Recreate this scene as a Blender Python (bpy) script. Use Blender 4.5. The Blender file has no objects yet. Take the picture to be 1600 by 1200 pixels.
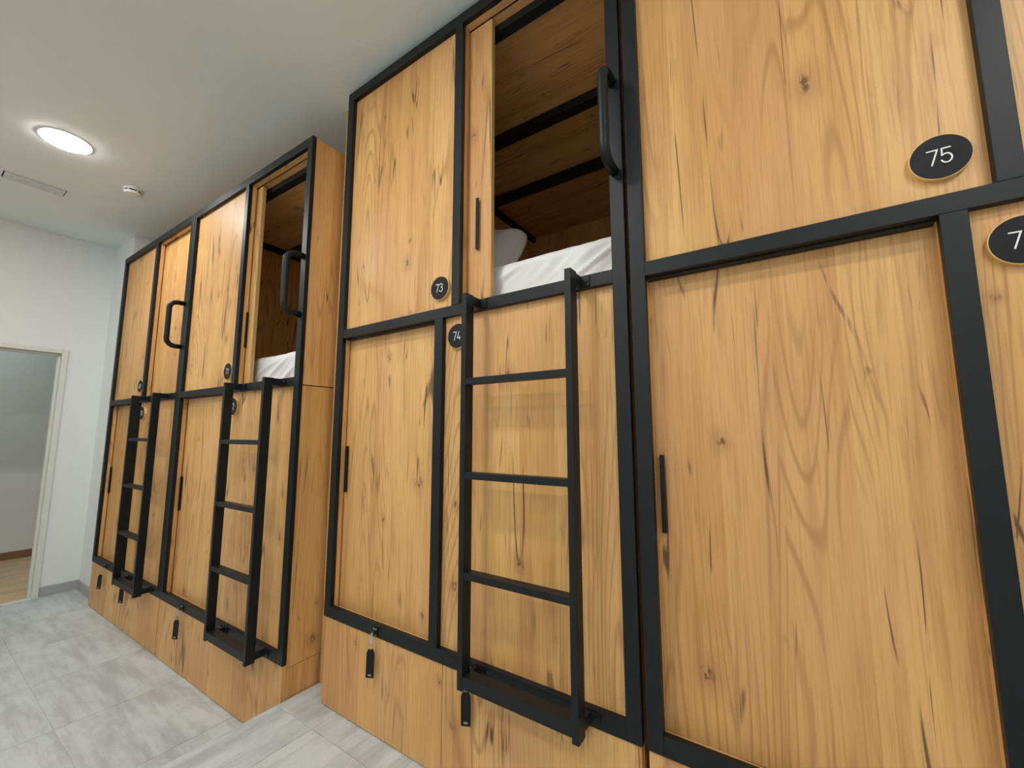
import bpy, bmesh, math, random
from mathutils import Vector, Matrix, noise
random.seed(7)
scene = bpy.context.scene
col = scene.collection

# ------------------------------------------------------------------ camera
FPX, YAW, PITCH, ROLL = 645.7, -0.5866, 0.1168, -0.0014
CAM = Vector((1.7005, -1.1066, 0.7725))
fw = Vector((math.sin(YAW)*math.cos(PITCH), math.cos(YAW)*math.cos(PITCH), math.sin(PITCH)))
rt = Vector((math.cos(YAW), -math.sin(YAW), 0))
up = rt.cross(fw)
rt2 = rt*math.cos(ROLL) + up*math.sin(ROLL)
up2 = -rt*math.sin(ROLL) + up*math.cos(ROLL)
cd = bpy.data.cameras.new('camera')
cd.sensor_fit = 'HORIZONTAL'; cd.sensor_width = 36.0; cd.lens = FPX*36.0/1600.0
cd.clip_start = 0.02; cd.clip_end = 60
cam = bpy.data.objects.new('camera', cd); col.objects.link(cam)
m = Matrix((rt2, up2, -fw)).transposed().to_4x4(); m.translation = CAM
cam.matrix_world = m
scene.camera = cam

# ------------------------------------------------------------------ light and exposure
LAMP_POWER = 138.0          # emission strength of each round ceiling panel
CORRIDOR_POWER = 60.0
scene.view_settings.view_transform = 'Standard'
scene.view_settings.look = 'None'
scene.view_settings.exposure = 0.0
scene.view_settings.gamma = 1.0
scene.view_settings.use_curve_mapping = False
w = bpy.data.worlds.new('world'); scene.world = w; w.use_nodes = True
w.node_tree.nodes['Background'].inputs[0].default_value = (0.90, 0.96, 1.0, 1)
w.node_tree.nodes['Background'].inputs[1].default_value = 1.5   # overcast daylight, enters as fill by the added windows behind the viewer

# ------------------------------------------------------------------ dimensions
W, H = 1.35, 2.430
TS, TB, TT, FD = 0.0408, 0.045, 0.045, 0.020
ZM0, ZM1 = 1.1976, 1.2371
XL1, XL2, XU1, XU2 = 0.6145, 0.655, 0.6959, 0.7339
DEPTH = 1.76
Z_LOW, Z_PLAT, Z_CEIL = -0.532, -0.348, 2.462
X_FAR, X_EDGE = -3.385, -0.136
Y_BACK, Y_FRONT, X_RIGHT = 1.92, -2.5, 4.6
A0 = Vector((-2.8426, -0.1331, -0.2083)); TH = 0.0164

# ------------------------------------------------------------------ node helper
class NT:
    def __init__(self, name):
        self.m = bpy.data.materials.new(name); self.m.use_nodes = True
        self.t = self.m.node_tree; self.n = self.t.nodes; self.l = self.t.links
        self.b = self.n['Principled BSDF']
    def put(self, sock, v):
        if isinstance(v, bpy.types.NodeSocket): self.l.new(v, sock)
        elif isinstance(v, (tuple, list)) and len(v) == 3 and sock.type == 'RGBA': sock.default_value = (*v, 1)
        else: sock.default_value = v
    def math(self, op, a, b=0.0, c=None, clamp=False):
        n = self.n.new('ShaderNodeMath'); n.operation = op; n.use_clamp = clamp
        self.put(n.inputs[0], a); self.put(n.inputs[1], b)
        if c is not None: self.put(n.inputs[2], c)
        return n.outputs[0]
    def ss(self, v, lo, hi, a=0.0, b=1.0):
        n = self.n.new('ShaderNodeMapRange'); n.interpolation_type = 'SMOOTHSTEP'
        self.put(n.inputs[0], v); self.put(n.inputs[1], lo); self.put(n.inputs[2], hi)
        self.put(n.inputs[3], a); self.put(n.inputs[4], b)
        return n.outputs[0]
    def xyz(self, x, y, z):
        n = self.n.new('ShaderNodeCombineXYZ')
        for i, v in enumerate((x, y, z)): self.put(n.inputs[i], v)
        return n.outputs[0]
    def sep(self, v):
        n = self.n.new('ShaderNodeSeparateXYZ'); self.put(n.inputs[0], v); return n.outputs
    def noise(self, vec, scale=1.0, detail=2.0, rough=0.5, dist=0.0):
        n = self.n.new('ShaderNodeTexNoise'); n.noise_dimensions = '3D'
        self.put(n.inputs['Vector'], vec); n.inputs['Scale'].default_value = scale
        n.inputs['Detail'].default_value = detail; n.inputs['Roughness'].default_value = rough
        n.inputs['Distortion'].default_value = dist
        return n.outputs[0]
    def white(self, v):
        n = self.n.new('ShaderNodeTexWhiteNoise'); n.noise_dimensions = '1D'
        self.put(n.inputs['W'], v); return n.outputs[0]
    def mix(self, f, a, b, mode='MIX'):
        n = self.n.new('ShaderNodeMix'); n.data_type = 'RGBA'; n.blend_type = mode
        self.put(n.inputs[0], f); self.put(n.inputs[6], a); self.put(n.inputs[7], b)
        return n.outputs[2]
    def coord(self, kind='Object'):
        return self.n.new('ShaderNodeTexCoord').outputs[kind]
    def rand(self):
        return self.n.new('ShaderNodeObjectInfo').outputs['Random']
    def bump(self, h, strength=0.1, dist=0.002):
        n = self.n.new('ShaderNodeBump'); n.inputs['Strength'].default_value = strength
        n.inputs['Distance'].default_value = dist; self.put(n.inputs['Height'], h)
        self.l.new(n.outputs[0], self.b.inputs['Normal'])
    def out(self, color, rough=0.5, spec=0.5, metal=0.0):
        self.put(self.b.inputs['Base Color'], color); self.put(self.b.inputs['Roughness'], rough)
        self.b.inputs['Specular IOR Level'].default_value = spec; self.b.inputs['Metallic'].default_value = metal
        return self.m

def wood(name, axis='z'):
    t = NT(name)
    x, y, z = t.sep(t.coord())
    r = t.rand()
    if axis == 'z': u0, v0 = t.math('ADD', x, y), z
    else: u0, v0 = t.math('ADD', y, z), x
    u = t.math('ADD', u0, t.math('MULTIPLY', r, 41.0)); v = t.math('ADD', v0, t.math('MULTIPLY', r, 23.0))
    # bands: the decor prints boards of unequal width side by side
    wob = t.math('MULTIPLY', t.noise(t.xyz(t.math('MULTIPLY', u, 2.0), 3.0, 0.0), 1.0, 1), 0.35)
    pid = t.math('FLOOR', t.math('ADD', t.math('MULTIPLY', u, 7.2), t.math('MULTIPLY', wob, 3.0)))
    pr = t.white(pid)
    pr2 = t.white(t.math('ADD', pid, 57.3))
    vv = t.math('ADD', v, t.math('MULTIPLY', pr, 9.0))
    P = lambda a, b, c=0.0: t.xyz(t.math('MULTIPLY', u, a), c, t.math('MULTIPLY', vv, b))
    Q = lambda a, b, c=0.0: t.xyz(t.math('MULTIPLY', u, a), c, t.math('MULTIPLY', v, b))
    fine = t.noise(P(170, 5), 1, 3, 0.6)
    med = t.noise(P(26, 1.3), 1, 4, 0.55)
    broad = t.noise(P(6, 0.8, 4.0), 1, 2, 0.5)
    c1 = t.mix(t.ss(broad, .32, .68), (0.62, 0.345, 0.120), (0.78, 0.480, 0.195))
    c1 = t.mix(t.math('MULTIPLY', t.ss(pr, .35, .95), 0.55), c1, (0.57, 0.295, 0.112))
    c1 = t.mix(t.math('MULTIPLY', t.ss(pr2, .5, 1.0), 0.45), c1, (0.82, 0.545, 0.245))
    c1 = t.mix(t.math('MULTIPLY', t.ss(med, .50, .30), 0.50), c1, (0.40, 0.185, 0.062))
    c1 = t.mix(t.math('MULTIPLY', t.ss(fine, .56, .32), 0.36), c1, (0.32, 0.145, 0.05))
    tint = t.noise(Q(2.4, 1.1, 71.0), 1, 3, .55)
    c1 = t.mix(t.math('MULTIPLY', t.ss(tint, .45, .70), .50), c1, (0.66, 0.375, 0.185))
    c1 = t.mix(t.math('MULTIPLY', t.ss(tint, .50, .28), .35), c1, (0.80, 0.53, 0.20))
    # flame grain: contour lines of a stretched noise
    iso = t.math('FRACT', t.math('MULTIPLY', t.noise(P(4.2, 0.42, 9.0), 1, 1.5, 0.45), 34.0))
    flame = t.ss(t.math('ABSOLUTE', t.math('SUBTRACT', iso, 0.5)), 0.20, 0.02)
    fmask = t.ss(t.noise(Q(3.1, 0.9, 17.0), 1, 1), .46, .60)
    c1 = t.mix(t.math('MULTIPLY', t.math('MULTIPLY', flame, fmask), 0.50), c1, (0.34, 0.16, 0.055))
    # long thin cracks
    strk = t.ss(t.noise(Q(110, 3.0, 61.0), 1, 2, .5), .36, .52)
    def crack(off, a, b, wd, m0, m1, ma, mb):
        n = t.noise(Q(a, b, off), 1, 2.0, 0.55)
        ln = t.ss(t.math('ABSOLUTE', t.math('SUBTRACT', n, 0.5)), wd, wd*0.25)
        mk = t.ss(t.noise(Q(ma, mb, off+5.0), 1, 1.0), m0, m1)
        return t.math('MULTIPLY', t.math('MULTIPLY', ln, mk), strk)
    k1 = crack(31.0, 4.4, 0.34, 0.0065, .52, .60, 5.0, 2.1)
    k2 = crack(47.0, 8.0, 0.50, 0.0070, .56, .63, 7.0, 3.4)
    k3 = crack(83.0, 17.0, 1.6, 0.020, .60, .70, 9.0, 5.0)
    c1 = t.mix(t.math('MULTIPLY', k3, 0.75), c1, (0.20, 0.085, 0.03))
    c1 = t.mix(t.math('MULTIPLY', t.math('MAXIMUM', k1, k2), 0.85), c1, (0.085, 0.040, 0.018))
    # knots
    vo = t.n.new('ShaderNodeTexVoronoi'); vo.voronoi_dimensions = '2D'; vo.feature = 'F1'
    wx = t.noise(Q(14, 14, 3.0), 1, 2)
    t.put(vo.inputs['Vector'], t.xyz(t.math('ADD', t.math('MULTIPLY', u, 4.6), t.math('MULTIPLY', wx, .12)),
                                     t.math('ADD', t.math('MULTIPLY', v, 3.1), t.math('MULTIPLY', fine, .06)), 0.0))
    vo.inputs['Scale'].default_value = 1.0
    cr = t.sep(vo.outputs['Color'])
    has = t.ss(cr[0], .44, .50)
    size = t.math('ADD', 0.03, t.math('MULTIPLY', cr[1], 0.075))
    halo = t.math('MULTIPLY', t.ss(vo.outputs['Distance'], t.math('MULTIPLY', size, 2.6), t.math('MULTIPLY', size, .5)), has)
    core = t.math('MULTIPLY', t.ss(vo.outputs['Distance'], size, t.math('MULTIPLY', size, .3)), has)
    spk = t.ss(t.noise(Q(70, 40, 2.0), 1, 3, .6), .42, .6)
    c1 = t.mix(t.math('MULTIPLY', halo, 0.30), c1, (0.30, 0.135, 0.05))
    c1 = t.mix(t.math('MULTIPLY', t.math('MULTIPLY', core, spk), 0.85), c1, (0.10, 0.045, 0.02))
    t.bump(t.math('ADD', t.math('MULTIPLY', fine, .6), t.math('MULTIPLY', med, .4)), 0.10, 0.001)
    c1 = t.mix(1.0, c1, (1.0, 0.955, 0.86), 'MULTIPLY')
    return t.out(c1, t.ss(fine, .3, .7, .40, .50), 0.45)

def plain(name, c, rough=0.5, spec=0.5, metal=0.0, amp=0.06, scale=30.0, bump=0.0):
    t = NT(name)
    n = t.noise(t.coord(), scale, 3, .6)
    lo = tuple(v*(1-amp) for v in c); hi = tuple(min(1, v*(1+amp)) for v in c)
    if bump: t.bump(n, bump, 0.0015)
    return t.out(t.mix(n, lo, hi), t.ss(n, .2, .8, max(.02, rough-.05), min(1, rough+.05)), spec, metal)

def tile_mat(name, base, along='x'):
    t = NT(name)
    x, y, z = t.sep(t.coord()); r = t.rand()
    a, b = (x, y) if along == 'x' else (y, x)
    a = t.math('ADD', a, t.math('MULTIPLY', r, 17.0)); b = t.math('ADD', b, t.math('MULTIPLY', r, 31.0))
    st = t.noise(t.xyz(t.math('MULTIPLY', a, 2.2), t.math('MULTIPLY', b, 13.0), 0.0), 1, 5, .62)
    cl = t.noise(t.xyz(t.math('MULTIPLY', a, 5.0), t.math('MULTIPLY', b, 8.0), 6.0), 1, 5, .65, .4)
    gr = t.noise(t.xyz(t.math('MULTIPLY', a, 90.0), t.math('MULTIPLY', b, 160.0), 3.0), 1, 3, .6)
    lo = tuple(v*.78 for v in base); hi = tuple(v*1.08 for v in base)
    c = t.mix(t.ss(st, .34, .60), lo, hi)
    c = t.mix(t.math('MULTIPLY', t.ss(cl, .55, .36), 0.42), c, tuple(v*.70 for v in base))
    c = t.mix(t.math('MULTIPLY', t.ss(gr, .5, .25), .30), c, tuple(v*.6 for v in base))
    t.bump(gr, .06, .001)
    return t.out(c, t.ss(cl, .3, .7, .34, .46), 0.4)

def emit(name, c, s):
    t = NT(name); t.b.inputs['Base Color'].default_value = (*c, 1)
    t.b.inputs['Emission Color'].default_value = (*c, 1); t.b.inputs['Emission Strength'].default_value = s
    return t.m

def fabric(name, c):
    t = NT(name)
    n = t.noise(t.coord(), 7.0, 4, .55, .6); wv = t.noise(t.coord(), 420.0, 2)
    t.bump(t.math('ADD', t.math('MULTIPLY', n, .8), t.math('MULTIPLY', wv, .05)), .35, .006)
    m_ = t.out(t.mix(n, tuple(v*.94 for v in c), c), .85, .2)
    return m_

def glass(name):
    t = NT(name); a = t.n.new('ShaderNodeBsdfTransparent'); g = t.n.new('ShaderNodeBsdfGlossy'); g.inputs['Roughness'].default_value = .02
    fr = t.n.new('ShaderNodeFresnel'); mx = t.n.new('ShaderNodeMixShader')
    t.l.new(fr.outputs[0], mx.inputs[0]); t.l.new(a.outputs[0], mx.inputs[1]); t.l.new(g.outputs[0], mx.inputs[2])
    t.l.new(mx.outputs[0], t.n['Material Output'].inputs[0]); return t.m

M = dict(
    glass=glass('window_glass'),
    wood=wood('oak_decor'), wood_x=wood('oak_decor_crosswise', 'x'),
    edge=plain('oak_edge_band', (0.50, 0.335, 0.135), .45, .4),
    black=plain('black_powder_coat', (0.0065, 0.0098, 0.0108), .46, .32, 0, .12, 600, .05),
    satin=plain('black_plastic', (0.007, 0.007, 0.008), .45, .3),
    gold=plain('gold_rim', (0.84, 0.56, 0.19), .40, .5, .0),
    plate=plain('number_plate_black', (0.012, 0.011, 0.014), .55, .22),
    white=plain('white_print', (0.82, 0.82, 0.80), .6, .3),
    steel=plain('steel', (0.62, 0.62, 0.62), .28, .5, 1.0),
    wall=plain('white_wall_paint', (0.80, 0.825, 0.825), .85, .2, 0, .025, 40, .08),
    ceil=plain('white_ceiling_paint', (0.77, 0.835, 0.815), .9, .2, 0, .025, 9, .03),
    base=plain('grey_skirting', (0.40, 0.41, 0.41), .5, .4),
    frame=plain('off_white_door_frame', (0.72, 0.74, 0.69), .45, .4, 0, .05),
    brown=plain('brown_skirting', (0.26, 0.14, 0.07), .5, .4),
    beige=tile_mat('beige_floor', (0.72, 0.53, 0.32), 'y'),
    tile=tile_mat('grey_stone_tile', (0.555, 0.605, 0.615)),
    tile_y=tile_mat('grey_stone_step', (0.555, 0.605, 0.615), 'y'),
    grout=plain('grout', (0.56, 0.585, 0.58), .8, .2),
    linen=fabric('white_linen', (0.80, 0.81, 0.81)),
    pillow=fabric('pillow_cotton', (0.60, 0.62, 0.60)),
    plastic=plain('white_plastic', (0.78, 0.79, 0.77), .4, .4),
    cover=plain('pale_plastic_cover', (0.58, 0.64, 0.64), .3, .5),
    slot=plain('dark_slot', (0.02, 0.02, 0.02), .7, .2),
    lamp=emit('lamp_diffuser', (1.0, 0.972, 0.935), LAMP_POWER),
    corridor_fill=emit('corridor_fill_diffuser', (0.94, 1.0, 0.95), CORRIDOR_POWER),
)

# ------------------------------------------------------------------ mesh helpers
def link(name, me, parent=None):
    o = bpy.data.objects.new(name, me); col.objects.link(o)
    if parent is not None: o.parent = parent
    return o
def bbox(bm, x0, x1, y0, y1, z0, z1, bev=0.0):
    r = bmesh.ops.create_cube(bm, size=1.0)
    bmesh.ops.transform(bm, matrix=Matrix.Translation(((x0+x1)/2, (y0+y1)/2, (z0+z1)/2)) @ Matrix.Diagonal((x1-x0, y1-y0, z1-z0, 1)), verts=r['verts'])
    if bev:
        es = list({e for v in r['verts'] for e in v.link_edges})
        bmesh.ops.bevel(bm, geom=es, offset=bev, segments=2, affect='EDGES', profile=0.5)
def fin(name, bm, mat, parent=None, smooth=False):
    me = bpy.data.meshes.new(name); bm.to_mesh(me); bm.free()
    me.materials.append(M[mat])
    if smooth:
        for p in me.polygons: p.use_smooth = True
    return link(name, me, parent)
def box(name, x0, x1, y0, y1, z0, z1, mat, parent=None, bev=0.0):
    bm = bmesh.new(); bbox(bm, x0, x1, y0, y1, z0, z1, bev)
    return fin(name, bm, mat, parent)
def boxes(name, lst, mat, parent=None, bev=0.0):
    bm = bmesh.new()
    for b in lst: bbox(bm, *b, bev)
    return fin(name, bm, mat, parent)
def lathe(bm, prof, c, axis='z', n=40):
    rings = []
    for (r, h) in prof:
        ring = []
        for k in range(n):
            a = 2*math.pi*k/n
            if axis == 'z': p = (c[0]+r*math.cos(a), c[1]+r*math.sin(a), c[2]+h)
            else: p = (c[0]+r*math.cos(a), c[1]+h, c[2]+r*math.sin(a))
            ring.append(bm.verts.new(p))
        rings.append(ring)
    for a, b in zip(rings, rings[1:]):
        for k in range(n): bm.faces.new((a[k], a[(k+1) % n], b[(k+1) % n], b[k]))
    bm.faces.new(rings[0]); bm.faces.new(rings[-1])
    bmesh.ops.recalc_face_normals(bm, faces=bm.faces)
def tube(bm, pts, r, n=16):
    pts = [Vector(p) for p in pts]; rings = []
    ref = Vector((1, 0, 0))
    for i, p in enumerate(pts):
        d = (pts[min(i+1, len(pts)-1)] - pts[max(i-1, 0)]).normalized()
        a = ref - d*ref.dot(d)
        if a.length < .1: a = Vector((0, 0, 1)) - d*d.z
        a.normalize(); b = d.cross(a)
        rings.append([bm.verts.new(p + r*(a*math.cos(2*math.pi*k/n) + b*math.sin(2*math.pi*k/n))) for k in range(n)])
    for a, b in zip(rings, rings[1:]):
        for k in range(n): bm.faces.new((a[k], a[(k+1) % n], b[(k+1) % n], b[k]))
    bm.faces.new(rings[0]); bm.faces.new(rings[-1])
    bmesh.ops.recalc_face_normals(bm, faces=bm.faces)
def tag(o, label, cat, group=None, kind=None):
    o['label'] = label; o['category'] = cat
    if group: o['group'] = group
    if kind: o['kind'] = kind
    return o
def empty(name, loc, rz=0.0):
    o = bpy.data.objects.new(name, None); o.empty_display_size = .1
    o.location = loc; o.rotation_euler = (0, 0, rz); col.objects.link(o)
    return o
def struct(o, label, cat): return tag(o, label, cat, None, 'structure')

# ------------------------------------------------------------------ the setting
JO = -0.309      # outer edge of the door frame; the opening lies to the left of it
DY1, DY0, DZ = -0.345, -1.20, 1.442
fl = box('floor', X_FAR, X_EDGE-0.002, Y_FRONT, Y_BACK, Z_LOW-0.10, Z_LOW-0.003, 'grout')
struct(fl, 'lower grey stone tile floor in front of the far bunks', 'floor')
def tiles(parent, xs, ys, z, mat, th=0.012, gap=0.0012, bev=0.0006):
    cache = {}
    for x0, x1 in zip(xs, xs[1:]):
        for y0, y1 in zip(ys, ys[1:]):
            k = (round(x1-x0, 4), round(y1-y0, 4))
            if k not in cache:
                bm = bmesh.new(); bbox(bm, gap, k[0]-gap, gap, k[1]-gap, -th, 0, bev)
                o = fin('tile', bm, mat, parent); cache[k] = o.data
            else: o = link('tile', cache[k], parent)
            o.location = (x0, y0, z)
T = 0.565
ys_l = [Y_FRONT] + [-0.57-T*k for k in (3, 2, 1, 0)] + [-0.005, 0.2]
xs_l = [X_FAR] + [-1.09-T*k for k in (4, 3, 2, 1, 0)] + [-0.525, X_EDGE-0.002]
xs_l = sorted(set(max(X_FAR, v) for v in xs_l))
tiles(fl, xs_l, [v for v in ys_l if v >= Y_FRONT], Z_LOW, 'tile')
pf = box('floor', X_EDGE, X_RIGHT, Y_FRONT, Y_BACK, Z_LOW-0.10, Z_PLAT-0.003, 'grout')
struct(pf, 'raised grey tile platform one step above the lower floor', 'floor')
ys_p = [Y_FRONT] + [-0.10-T*k for k in (4, 3, 2, 1, 0)] + [0.2]
ys_p = [v for v in ys_p if v >= Y_FRONT]
tiles(pf, [X_EDGE-0.006, 0.115], ys_p, Z_PLAT, 'tile_y', bev=.002)
tiles(pf, [0.115+T*k for k in range(8)], ys_p, Z_PLAT, 'tile_y')
ce = box('ceiling', X_FAR-0.2, X_RIGHT+0.2, Y_FRONT-0.2, Y_BACK+0.2, Z_CEIL, Z_CEIL+0.15, 'ceil')
struct(ce, 'white painted ceiling above the bunks', 'ceiling')
wl = boxes('wall_left', [(X_FAR-0.12, X_FAR, JO, Y_BACK, Z_LOW-.1, Z_CEIL), (X_FAR-0.12, X_FAR, Y_FRONT, DY0-.036, Z_LOW-.1, Z_CEIL),
                         (X_FAR-0.12, X_FAR, DY0-.036, JO, DZ+.036, Z_CEIL)], 'wall')
struct(wl, 'white end wall with a doorway at the left', 'wall')
Y_COL, X_COL = -0.082, -2.880
wc = box('wall_corner', X_FAR, X_COL, Y_COL, Y_BACK, Z_LOW-.1, Z_CEIL, 'wall')
struct(wc, 'white boxed-out corner pillar beside the furthest bunk', 'wall')
struct(box('wall_back', X_FAR-.2, X_RIGHT+.2, Y_BACK, Y_BACK+.2, Z_LOW-.1, Z_CEIL, 'wall'), 'white wall hidden behind the bunks', 'wall')
FILL_WIN = [(-2.3, -.7), (.2, 1.8), (2.6, 4.2)]; WZ0, WZ1 = .55, 2.05  # openings added in the unseen wall to let in soft fill light
cuts = []; xx = X_FAR-.2
for a, b in FILL_WIN:
    cuts.append((xx, a, Y_FRONT-.2, Y_FRONT, Z_LOW-.1, Z_CEIL))
    cuts.append((a, b, Y_FRONT-.2, Y_FRONT, Z_LOW-.1, WZ0)); cuts.append((a, b, Y_FRONT-.2, Y_FRONT, WZ1, Z_CEIL)); xx = b
cuts.append((xx, X_RIGHT+.2, Y_FRONT-.2, Y_FRONT, Z_LOW-.1, Z_CEIL))
for i, (a, b) in enumerate(FILL_WIN):
    wo = boxes('window_%d' % (i+1), [(a, a+.05, Y_FRONT-.12, Y_FRONT-.06, WZ0, WZ1), (b-.05, b, Y_FRONT-.12, Y_FRONT-.06, WZ0, WZ1),
        (a+.05, b-.05, Y_FRONT-.12, Y_FRONT-.06, WZ0, WZ0+.05), (a+.05, b-.05, Y_FRONT-.12, Y_FRONT-.06, WZ1-.05, WZ1)], 'frame', None, .003)
    struct(wo, ('left', 'middle', 'right')[i]+' daylight opening added for soft fill in the wall behind the viewer', 'window')
    box('pane', a+.05, b-.05, Y_FRONT-.095, Y_FRONT-.089, WZ0+.05, WZ1-.05, 'glass', wo)
struct(boxes('wall_front', cuts, 'wall'), 'white wall facing the bunks, behind the viewer', 'wall')
struct(box('wall_right', X_RIGHT, X_RIGHT+.2, Y_FRONT, Y_BACK, Z_LOW-.1, Z_CEIL, 'wall'), 'white wall at the near end of the room', 'wall')
BH = Z_LOW + 0.075
bl = boxes('baseboard_left', [(X_FAR, X_FAR+.012, JO+.003, Y_COL, Z_LOW, BH)], 'base')
struct(bl, 'short grey tile skirting between the doorway and corner pillar', 'baseboard')
bc = boxes('baseboard_corner', [(X_FAR+.012, X_COL-.004, Y_COL-.012, Y_COL, Z_LOW, BH)], 'base')
struct(bc, 'grey tile skirting along the corner pillar', 'baseboard')
# doorway
d1 = empty('door_1', (X_FAR, (DY0+DY1)/2, Z_LOW)); struct(d1, 'open doorway with an off-white metal frame', 'doorway')
def inv(o, ch):
    ch.parent = o; ch.matrix_parent_inverse = Matrix.Translation(-o.location) @ Matrix.Identity(4)
    return ch
for (y0, y1) in ((DY1, JO), (DY0-.036, DY0)):
    inv(d1, box('jamb', X_FAR-.125, X_FAR+.012, y0, y1, Z_LOW, DZ+.036, 'frame', None, .003))
inv(d1, box('lintel', X_FAR-.125, X_FAR+.012, DY0, DY1, DZ, DZ+.036, 'frame', None, .003))
inv(d1, box('door_stop', X_FAR-.08, X_FAR-.04, DY1-.016, DY1, Z_LOW, DZ, 'frame', None, .002))
inv(d1, box('door_stop', X_FAR-.08, X_FAR-.04, DY0, DY1-.016, DZ-.018, DZ, 'frame', None, .002))
inv(d1, box('threshold', X_FAR-.03, X_FAR+.002, DY0, DY1, Z_LOW-.02, Z_LOW+.004, 'frame', None, .002))
# corridor beyond
XC = -5.15
cf = box('floor_corridor', XC, X_FAR-.03, -2.2, 1.6, Z_LOW-.1, Z_LOW-.002, 'beige'); struct(cf, 'beige floor of the corridor beyond the doorway', 'floor')
cw = box('wall_corridor', XC-.15, XC, -2.2, 1.6, Z_LOW-.1, 2.3, 'wall'); struct(cw, 'pale corridor wall seen through the doorway', 'wall')
cb = box('baseboard_corridor', XC, XC+.012, -2.2, 1.6, Z_LOW-.002, Z_LOW+.075, 'brown'); struct(cb, 'brown wooden skirting on the corridor wall', 'baseboard')
c2 = box('ceiling_corridor', XC-.15, X_FAR-.12, -2.35, 1.75, 2.3, 2.4, 'ceil'); struct(c2, 'corridor ceiling beyond the doorway', 'ceiling')
for i, (a, b) in enumerate(((-2.35, -2.2), (1.6, 1.75))):
    struct(box('wall_corridor_end', XC-.15, X_FAR-.12, a, b, Z_LOW-.1, 2.3, 'wall'),
           ('left' if i == 0 else 'right')+' end wall of the corridor beyond the doorway', 'wall')

# ------------------------------------------------------------------ digits drawn as strokes
def arc(cx, cy, rx, ry, a0, a1, n=14):
    return [(cx+rx*math.cos(math.radians(a0+(a1-a0)*k/n)), cy+ry*math.sin(math.radians(a0+(a1-a0)*k/n))) for k in range(n+1)]
DIG = {
 '0': [arc(.25, .72, .25, .28, 0, 180)+arc(.25, .28, .25, .28, 180, 360)+[(.5, .72)]],
 '1': [[(.08, .80), (.30, 1.0), (.30, 0)]],
 '2': [arc(.25, .74, .24, .26, 165, -30)+[(.0, 0), (.5, 0)]],
 '3': [arc(.24, .77, .23, .23, 160, -80)+[(.24, .54)], [(.24, .54)]+arc(.24, .27, .26, .27, 85, -165)],
 '4': [[(.36, 0), (.36, .42)], [(.30, 1.0), (.0, .22), (.5, .22)]],
 '5': [[(.46, 1.0), (.06, 1.0), (.03, .54)]+arc(.24, .31, .26, .31, 130, -160)],
 '6': [[(.34, 1.0), (.05, .45)]+arc(.25, .29, .25, .29, 150, 510, 24)],
 '7': [[(.0, 1.0), (.5, 1.0), (.17, 0)]],
 '9': [[(.16, 0), (.45, .55)]+arc(.25, .71, .25, .29, -30, 330, 24)],
}
def digits(text, cx, y, cz, h, sw, parent):
    bm = bmesh.new(); wd = .51*h; sp = .24*h; off = 0.0
    tot = len(text)*wd + (len(text)-1)*sp*.55
    x = cx - tot/2
    for ch in text:
        for st in DIG[ch]:
            P = [Vector((x+p[0]*h*.98, y, cz-h/2+p[1]*h)) for p in st]
            Q_ = [P[0]]
            for p in P[1:]:
                if (p-Q_[-1]).length > h*.004: Q_.append(p)
            P = Q_; n_ = len(P); off += .0002
            D = [(P[i+1]-P[i]).normalized() for i in range(n_-1)]
            L_, R_ = [], []
            for i, p in enumerate(P):
                d0, d1 = D[max(i-1, 0)], D[min(i, n_-2)]
                n0, n1 = Vector((-d0.z, 0, d0.x)), Vector((-d1.z, 0, d1.x))
                mt = (n0+n1); mt = mt.normalized() if mt.length > .1 else n0
                k = sw/2/max(.45, mt.dot(n0))
                q = p - D[0]*sw*.4 if i == 0 else (p + D[-1]*sw*.4 if i == n_-1 else p)
                q = q + Vector((0, -off, 0))
                L_.append((q+mt*k, q+mt*k+Vector((0, .0004, 0)))); R_.append((q-mt*k, q-mt*k+Vector((0, .0004, 0))))
            V = [[bm.verts.new(c_) for c_ in (L_[i][0], R_[i][0], R_[i][1], L_[i][1])] for i in range(n_)]
            for va, vb in zip(V, V[1:]):
                for j in range(4): bm.faces.new((va[j], va[(j+1) % 4], vb[(j+1) % 4], vb[j]))
            bm.faces.new(V[0]); bm.faces.new(V[-1])
        x += wd + sp*.55
    bmesh.ops.recalc_face_normals(bm, faces=bm.faces)
    return fin('number', bm, 'white', parent)

def number_plate(text, cx, yf, cz, parent):
    # black disc with a gold rim standing off the panel face yf
    bm = bmesh.new(); R = .0465
    lathe(bm, [(R, 0), (R, -.0112), (R-.0008, -.0120)], (cx, yf, cz), 'y', 64)
    p = fin('number_plate', bm, 'gold', parent)
    bm = bmesh.new(); lathe(bm, [(R-.0016, -.0120), (R-.0016, -.0126), (R-.002, -.0129)], (cx, yf, cz), 'y', 64)
    f = fin('plate_face', bm, 'plate', parent)
    digits(text, cx-.001, yf-.0136, cz, .0305, .0026, parent)

# ------------------------------------------------------------------ bunk capsule
def pull(x, yf, z0, parent):
    boxes('pull_handle', [(x-.006, x+.006, yf-.014, yf-.009, z0, z0+.20), (x-.006, x-.002, yf-.010, yf, z0, z0+.20)], 'satin', parent, .0008)
def panel(name, x0, x1, y0, y1, z0, z1, parent, mat='wood'):
    return box(name, x0, x1, y0, y1, z0, z1, mat, parent, .0008)

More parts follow.
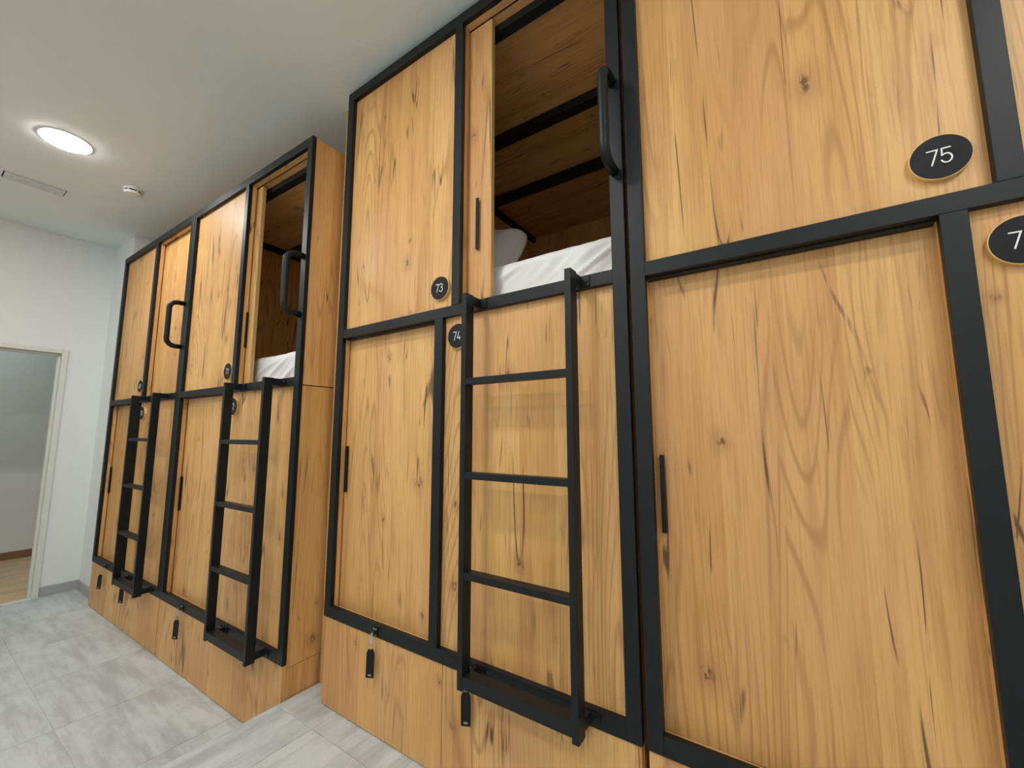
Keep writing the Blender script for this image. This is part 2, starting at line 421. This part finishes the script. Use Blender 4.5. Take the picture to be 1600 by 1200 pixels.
def capsule(loc, rz, up_num, low_num, ph, slide, label, interior=True):
    c = empty('bunk_capsule', loc, rz)
    tag(c, label, 'bunk', 'wooden two-tier sleeping capsules')
    e = .0004
    bw = .0012
    # welded steel front frame
    box('post', e, TS, 0, FD, 0, H, 'black', c, bw)
    box('post', W-TS, W-e, 0, FD, 0, H, 'black', c, bw)
    box('rail', TS, W-TS, 0, FD, 0, TB, 'black', c, bw)
    box('rail', TS, W-TS, 0, FD, ZM0, ZM1, 'black', c, bw)
    box('rail', TS, W-TS, 0, FD, H-TT, H, 'black', c, bw)
    box('mullion', XU1, XU2, 0, FD, ZM1, H-TT, 'black', c, bw)
    box('mullion', XL1, XL2, 0, FD, TB, ZM0, 'black', c, bw)
    f0, f1 = FD, FD+.022
    sd = .018
    # carcass
    for xa, xb in ((.003, .003+sd), (W-.003-sd, W-.003)):
        panel('side_panel', xa, xb, f0, DEPTH, ZM0+.0045, H-.001, c)
        panel('side_panel', xa, xb, f0, DEPTH, -.016, ZM0-.0005, c)
    panel('back_panel', .003+sd, W-.003-sd, DEPTH-.018, DEPTH, -.016, H-.003, c)
    panel('roof_panel', .003+sd, W-.003-sd, f0, DEPTH-.018, H-.045, H-.027, c, 'wood_x')
    panel('bunk_base', .003+sd, W-.003-sd, f1+.001, DEPTH-.018, ZM0+.002, ZM1-.014, c, 'wood_x')
    panel('bunk_base', .003+sd, W-.003-sd, f1+.001, DEPTH-.018, -.016, TB-.014, c, 'wood_x')
    # fixed front panels and the wood lining of each opening
    pu = panel('fixed_panel', .003+sd, XU2-.0005, f0+.0003, f1, ZM1-.010, H-.046, c)
    pl = panel('fixed_panel', XL1+.0005, W-.003-sd, f0+.0003, f1, TB-.012, ZM0+.002, c)
    number_plate(up_num, .629, f0+.0003, 1.3195, pu)
    number_plate(low_num, .7215, f0+.0003, 1.1215, pl)
    panel('lining', W-TS+.002, W-.003-sd, f0+.0003, f1, ZM1-.010, H-.046, c)
    panel('lining', .003+sd, TS-.002, f0+.0003, f1, TB-.012, ZM0+.002, c)
    # sliding doors on a black track
    s0, s1 = .048, .067
    box_ = lambda n_, *d_: box(n_, *d_, 'black', c, .0006)
    box_('track_groove', .003+sd, W-.003-sd, .046, .051, H-.0475, H-.0455)
    box_('sliding_track', .003+sd, W-.003-sd, .085, .125, H-.078, H-.0455)
    box_('sliding_track', TS, XL2, .0225, .0470, ZM0-.004, ZM0+.0005)
    box_('sliding_track', TS, XL1, .0205, .0425, TB-.022, TB-.0145)
    box_('sliding_track', XU2, W-TS, .0205, .0475, ZM1-.013, ZM1-.001)
    ux = XU2-.02-slide
    du = panel('sliding_door', ux, ux+.612, s0, s1, ZM1-.008, H-.050, c)
    box('edge_band', ux+.612, ux+.6128, s0+.0005, s1-.0005, ZM1-.007, H-.051, 'edge', du)
    pull(ux+.612-.056, s0, 1.446, du)
    dl = panel('sliding_door', .024, XL1+.02, s0, s1, TB-.0135, ZM0-.004, c)
    pull(.056, s0, .513, dl)
    # steel cross tubes under the roof inside
    if interior:
        for yy in (.585, 1.06):
            box('cross_tube', .003+sd, W-.003-sd, yy, yy+.055, H-.09, H-.045, 'black', c, bw)
        for xx in (.003+sd, W-.003-sd-.03):
            for ya, yb in ((.13, .585), (.64, 1.06), (1.115, DEPTH-.02)):
                box('roof_tube', xx, xx+.03, ya, yb, H-.085, H-.045, 'black', c, bw)
    # rounded grab bar on the right-hand post
    bm = bmesh.new(); xh, z1, z0, R, Yo = W-TS/2-.004, 1.815, 1.530, .045, -.078
    pts = [(xh, .001, z1)] + [(xh, Yo+R-R*math.sin(a), z1-R+R*math.cos(a)) for a in [math.pi/2*k/10 for k in range(11)]]
    pts += [(xh, Yo+R-R*math.cos(a), z0+R-R*math.sin(a)) for a in [math.pi/2*k/10 for k in range(11)]] + [(xh, .001, z0)]
    tube(bm, pts, .0145, 20)
    fin('grab_bar', bm, 'black', c, True)
    # plinth with two drawers
    yp = .004
    xd = .680
    panel('drawer', .004, xd-.0012, yp, yp+.018, -ph+.004, -.0025, c)
    panel('drawer', xd+.0012, W-.004, yp, yp+.018, -ph+.004, -.0025, c)
    panel('plinth_side', .003, .021, yp+.019, DEPTH, -ph+.002, -.0185, c)
    panel('plinth_side', W-.021, W-.003, yp+.019, DEPTH, -ph+.002, -.0185, c)
    panel('plinth_back', .021, W-.021, DEPTH-.018, DEPTH, -ph+.002, -.0185, c)
    panel('plinth_base', .021, W-.021, .03, DEPTH-.018, -ph, -ph+.018, c)
    # drawer cam locks on the bottom rail
    for xk in (.340, .800):
        lp = box('lock_plate', xk-.013, xk+.013, -.004, 0, .006, .036, 'satin', c, .001)
        bm = bmesh.new()
        for dx, dz in ((-.006, .030), (.006, .030), (.006, .011)):
            lathe(bm, [(.0030, 0), (.0030, -.0015), (.0018, -.002)], (xk+dx, -.004, dz), 'y', 12)
        fin('screw', bm, 'steel', lp)
        bm = bmesh.new(); lathe(bm, [(.0055, 0), (.0055, -.004), (.0045, -.005)], (xk, -.004, .018), 'y', 18)
        fin('lock_barrel', bm, 'black', lp)
    return c

def xf(loc, rz, p):
    c, s = math.cos(rz), math.sin(rz)
    return Vector((loc[0]+p[0]*c-p[1]*s, loc[1]+p[0]*s+p[1]*c, loc[2]+p[2]))

def ladder(loc, rz, label):
    l = empty('bunk_ladder', xf(loc, rz, (1.018, -.065, 0)), rz)
    tag(l, label, 'ladder', 'black steel bunk ladders')
    ox, oy = 1.018, -.065
    B = lambda n, x0, x1, y0, y1, z0, z1, p=l, bv=.0012: box(n, x0-ox, x1-ox, y0-oy, y1-oy, z0, z1, 'black', p, bv)
    ya, yb = -.085, -.045
    xl0, xl1, xr0, xr1 = .820, .840, 1.199, 1.219
    B('side_rail', xl0, xl1, ya, yb, .006, 1.2345)
    B('side_rail', xr0, xr1, ya, yb, .000, 1.2345)
    for zt in (.948, .648, .346): B('rung', xl1, xr0, ya+.001, yb-.004, zt-.021, zt)
    B('step', xl1, xr0, ya+.001, yb+.004, .013, .048)
    for x0, x1 in ((xl0, xl1), (xr0, xr1)):
        for za, zb in ((1.2005, 1.2335), (.010, .040)):
            b = B('bracket', x0+.003, x1-.003, yb, -.004, za, zb)
            b2 = B('flange', x0+.003, x1+.022, -.0045, -.0005, za+.001, zb-.001, b, .0006)
            bm = bmesh.new(); lathe(bm, [(.005, 0), (.005, -.002), (.003, -.0035)], (x1+.012-ox, -.0045-oy, (za+zb)/2), 'y', 14)
            fin('bolt', bm, 'black', b)
    return l

def key_tag(loc, rz, xk, label, tilt=0.0):
    k = empty('key_tag', xf(loc, rz, (xk, -.013, .018)), rz)
    k.rotation_euler = (0, tilt, rz+math.radians(24))
    tag(k, label, 'key tag', 'black key tags hanging from the drawer locks')
    boxes('key', [(-.0055, .0055, -.010, -.0085, -.032, -.010), (-.0018, .0018, -.010, .003, -.006, .006), (-.004, .004, -.010, -.0085, -.011, .004)], 'steel', k, .0004)
    bm = bmesh.new()
    tube(bm, [(0.007*math.cos(a), -.0115+.003*math.sin(a), -.040+.010*math.sin(a)) for a in [2*math.pi*j/20 for j in range(21)]], .0009, 8)
    fin('ring', bm, 'steel', k, True)
    bm = bmesh.new()
    pr = [(-.0155, -.150), (.0155, -.150), (.0155, -.064), (.009, -.050), (-.009, -.050), (-.0155, -.064)]
    a = [bm.verts.new((x, -.0145, z)) for x, z in pr]; b = [bm.verts.new((x, -.0095, z)) for x, z in pr]
    bm.faces.new(a); bm.faces.new(b[::-1])
    for i in range(6): bm.faces.new((a[i], b[i], b[(i+1) % 6], a[(i+1) % 6]))
    bmesh.ops.recalc_face_normals(bm, faces=bm.faces)
    bmesh.ops.bevel(bm, geom=list(bm.edges), offset=.0008, segments=1, affect='EDGES')
    t = fin('tag', bm, 'satin', k)
    boxes('print', [(-.006+.0034*i, -.0036+.0034*i, -.0149, -.0146, -.143, -.137) for i in range(4)], 'base', t)
    return k

BA = Vector((0, 0, 0)); CA = Vector((W+.0104, 0, 0))
A1 = A0.copy(); A2 = xf(A0, TH, (W, 0, 0))
PL, PH = A0.z - Z_LOW, -Z_PLAT
capsule(CA, 0, '75', '76', PH, 0.0, 'oak capsule at the right edge with number 75 on its closed upper panel')
capsule(BA, 0, '73', '74', PH, .484, 'oak capsule numbered 73 above, its upper bunk standing half open')
capsule(A1, TH, '69', '70', PL, 0.0, 'furthest oak capsule, next to the white pillar, both doors shut', False)
capsule(A2, TH, '71', '72', PL, .535, 'oak capsule on the lower floor with open upper bunk and bare side')
ladder(CA, 0, 'black steel ladder on the capsule numbered 75')
ladder(BA, 0, 'nearest black steel ladder, under the half-open bunk numbered 73')
ladder(A1, TH, 'furthest black steel ladder, below the closed bunk by the pillar')
ladder(A2, TH, 'black steel ladder of the capsule numbered 72, second from the pillar')
for L_, r_, xk, tx, tl in ((A1, TH, .340, 'furthest black key tag, left of the furthest ladder', .05), (A1, TH, .800, 'black key tag under the furthest ladder by the pillar', .02),
                           (A2, TH, .340, 'black key tag between the two far ladders', .03), (BA, 0, .340, 'black key tag hanging left of the nearest ladder', .01),
                           (BA, 0, .800, 'black key tag hanging under the left foot of the nearest ladder', -.01)):
    key_tag(L_, r_, xk, tx, tl)

# oak filler strip between the two banks
fp = panel('filler_panel', X_EDGE+.008, .0, .078, .096, Z_PLAT+.012, Z_CEIL-.002, None)
tag(fp, 'narrow oak filler strip in the gap between both bunk banks', 'panel')

# ------------------------------------------------------------------ bedding
def mattress(loc, rz, label, seed):
    x0, x1, y0, y1, z0, z1 = .024, W-.024, .105, DEPTH-.03, ZM1-.0135, 1.402
    o = empty_mesh = None
    prof = []; r = .035
    def A_(cy, cz, a0, a1):
        return [(cy+r*math.cos(math.radians(a0+(a1-a0)*k/6)), cz+r*math.sin(math.radians(a0+(a1-a0)*k/6))) for k in range(7)]
    def seg(p, q, n): return [(p[0]+(q[0]-p[0])*k/n, p[1]+(q[1]-p[1])*k/n) for k in range(1, n)]
    prof += A_(y0+r, z0+r, 270, 180); prof += seg((y0, z0+r), (y0, z1-r), 16); prof += A_(y0+r, z1-r, 180, 90)
    prof += seg((y0+r, z1), (y1-r, z1), 24); prof += A_(y1-r, z1-r, 90, 0); prof += A_(y1-r, z0+r, 0, -90)
    n = 200; bm = bmesh.new(); rings = []
    for i in range(n+1):
        t = i/n; x = x0+(x1-x0)*t
        en = min(1.0, min(t, 1-t)*n/5.0); sh = (1-math.sqrt(max(0, 1-(1-en)**2)))*r
        ring = []
        for (y, z) in prof:
            cy, cz = (y0+y1)/2, (z0+z1)/2
            yy = y + (sh if y < cy else -sh); zz = z + (sh if z < cz else -sh)*.6
            # tension folds running diagonally over the drop of the sheet
            w_ = (z-z0)/(z1-z0)
            p1 = noise.noise(Vector((x*9+(z-z0)*-16+seed, z*5, y*3+seed)))
            p2 = noise.noise(Vector((x*24+(z-z0)*-30, z*9+seed, y*5)))
            rid = max(0.0, 1-abs(p1)*3.2)**2
            fr = max(0.0, min(1.0, (z1-.012-z)/.05)) if y < y0+.04 else 0.0
            d = (.002+.014*fr)*rid + (.001+.007*fr)*p2 + .002*noise.noise(Vector((x*6, y*6, z*6+seed)))
            fade = 1.0 if w_ > .04 else w_/.04
            d *= fade
            ly, lz = y-cy, z-cz
            if abs(z-z1) < r*.6: nx = (0, 1)
            elif y < cy: nx = (-1, .1)
            else: nx = (1, .1)
            ring.append(bm.verts.new((x, yy+nx[0]*d, zz+(nx[1]*d if w_ > .2 else 0))))
        rings.append(ring)
    k = len(prof)
    for a, b in zip(rings, rings[1:]):
        for j in range(k): bm.faces.new((a[j], a[(j+1) % k], b[(j+1) % k], b[j]))
    bm.faces.new(rings[0]); bm.faces.new(rings[-1])
    bmesh.ops.recalc_face_normals(bm, faces=bm.faces)
    o = fin('mattress', bm, 'linen', None, True)
    o.location = loc; o.rotation_euler = (0, 0, rz)
    tag(o, label, 'mattress', 'white sheeted mattresses')
    return o
mattress(BA, 0, 'mattress in a creased white sheet inside the bunk numbered 73', 3.7)
mattress(A2, TH, 'mattress in a creased white sheet inside the far open bunk', 11.2)

def pillow(loc, rz, c, size, rot, label):
    bm = bmesh.new(); bmesh.ops.create_uvsphere(bm, u_segments=64, v_segments=40, radius=1.0)
    for v in bm.verts:
        p = v.co.copy()
        q = Vector([math.copysign(abs(t)**e_, t) for t, e_ in zip(p, (.55, .55, .85))])
        edge = max(abs(q.x), abs(q.y))
        q.z *= (1-edge**4*.75)
        q += Vector((0, 0, .10*noise.noise(p*2.2) + .05*noise.noise(p*6)))
        v.co = Vector((q.x*size[0], q.y*size[1], q.z*size[2]))
    o = fin('pillow', bm, 'pillow', None, True)
    o.location = xf(loc, rz, c); o.rotation_euler = rot
    # quilted seam around the edge
    bm = bmesh.new()
    pts = []
    for k_ in range(65):
        a = 2*math.pi*k_/64
        pts.append((math.copysign(abs(math.cos(a))**.55, math.cos(a))*size[0]*1.0, math.copysign(abs(math.sin(a))**.55, math.sin(a))*size[1]*1.0, 0))
    tube(bm, pts, .005, 8); fin('piping', bm, 'pillow', o, True)
    tag(o, label, 'pillow')
    return o
pillow(BA, 0, (.435, .48, 1.640), (.25, .215, .085), (math.radians(62), math.radians(10), 0), 'grey-white pillow propped behind the half-open sliding door')

# ------------------------------------------------------------------ ceiling fittings
def ceiling_light(x, y, label, z=Z_CEIL, mat='lamp', group='round recessed ceiling panels'):
    t = empty('ceiling_light', (x, y, z)); tag(t, label, 'ceiling light', group)
    bm = bmesh.new(); n = 64; R = .107
    lathe(bm, [(R+.006, -.0005), (R+.006, -.003), (R+.002, -.0055), (R-.003, -.004), (R-.003, -.0005)], (0, 0, 0), 'z', n)
    fin('rim', bm, 'plastic', t, True)
    bm = bmesh.new(); lathe(bm, [(R-.004, -.0042), (R-.0042, -.0065), (R-.006, -.0085), (R-.012, -.0095)], (0, 0, 0), 'z', n)
    fin('diffuser', bm, mat, t)
    return t
ceiling_light(-1.69, -.69, 'glowing round ceiling panel above the lower floor')
ceiling_light(.50, -1.16, 'round ceiling panel above the platform, out of view')
ceiling_light(2.75, -1.16, 'round ceiling panel added to light the near end, out of view')  # extra panel added to brighten the right-hand capsule
ceiling_light(-1.69, -1.95, 'added fill ceiling panel behind the viewer at the left, out of view')  # this unseen back row of three panels is added for fill
ceiling_light(.50, -2.10, 'added fill ceiling panel behind the viewer in the middle, out of view')
ceiling_light(2.75, -2.10, 'added fill ceiling panel behind the viewer at the right, out of view')
ceiling_light(-4.4, -.9, 'round ceiling panel added to brighten the corridor, out of view', 2.3, 'corridor_fill')  # unseen lamp added so the corridor is lit

sd = empty('smoke_detector', (-2.003, -.316, Z_CEIL)); tag(sd, 'small white smoke detector on the ceiling', 'smoke detector')
bm = bmesh.new(); lathe(bm, [(.050, 0), (.050, -.010), (.047, -.014), (.047, -.0145)], (0, 0, 0), 'z', 48); fin('base', bm, 'plastic', sd)
bm = bmesh.new(); lathe(bm, [(.043, -.0145), (.043, -.024)], (0, 0, 0), 'z', 48); fin('vent', bm, 'slot', sd)
bm = bmesh.new(); lathe(bm, [(.047, -.024), (.047, -.028), (.040, -.036), (.018, -.039)], (0, 0, 0), 'z', 48); fin('cap', bm, 'plastic', sd)
for k in range(6):
    a = math.radians(60*k+20)
    bm = bmesh.new(); bbox(bm, -.003, .003, -.006, .006, -.0245, -.0140)
    r_ = fin('rib', bm, 'plastic', sd); r_.location = (.0425*math.cos(a), .0425*math.sin(a), 0); r_.rotation_euler = (0, 0, a+math.pi/2)

el = empty('emergency_light', (-2.463, -.708, Z_CEIL)); tag(el, 'flat rectangular emergency light set flush in the ceiling', 'ceiling light')
boxes('bezel', [(-.075, -.058, -.158, .158, -.004, -.0003), (.058, .075, -.158, .158, -.004, -.0003),
                (-.058, .058, -.158, -.142, -.004, -.0003), (-.058, .058, .142, .158, -.004, -.0003)], 'plastic', el, .0012)
boxes('gap', [(-.0575, .0575, -.1415, .1415, -.0012, -.0003)], 'slot', el)
box('cover', -.053, .053, -.136, .136, -.012, -.0012, 'cover', el, .0015)
for yy in (-.118, .118):
    box('clip', -.012, .012, yy-.006, yy+.006, -.0145, -.012, 'cover', el, .001)
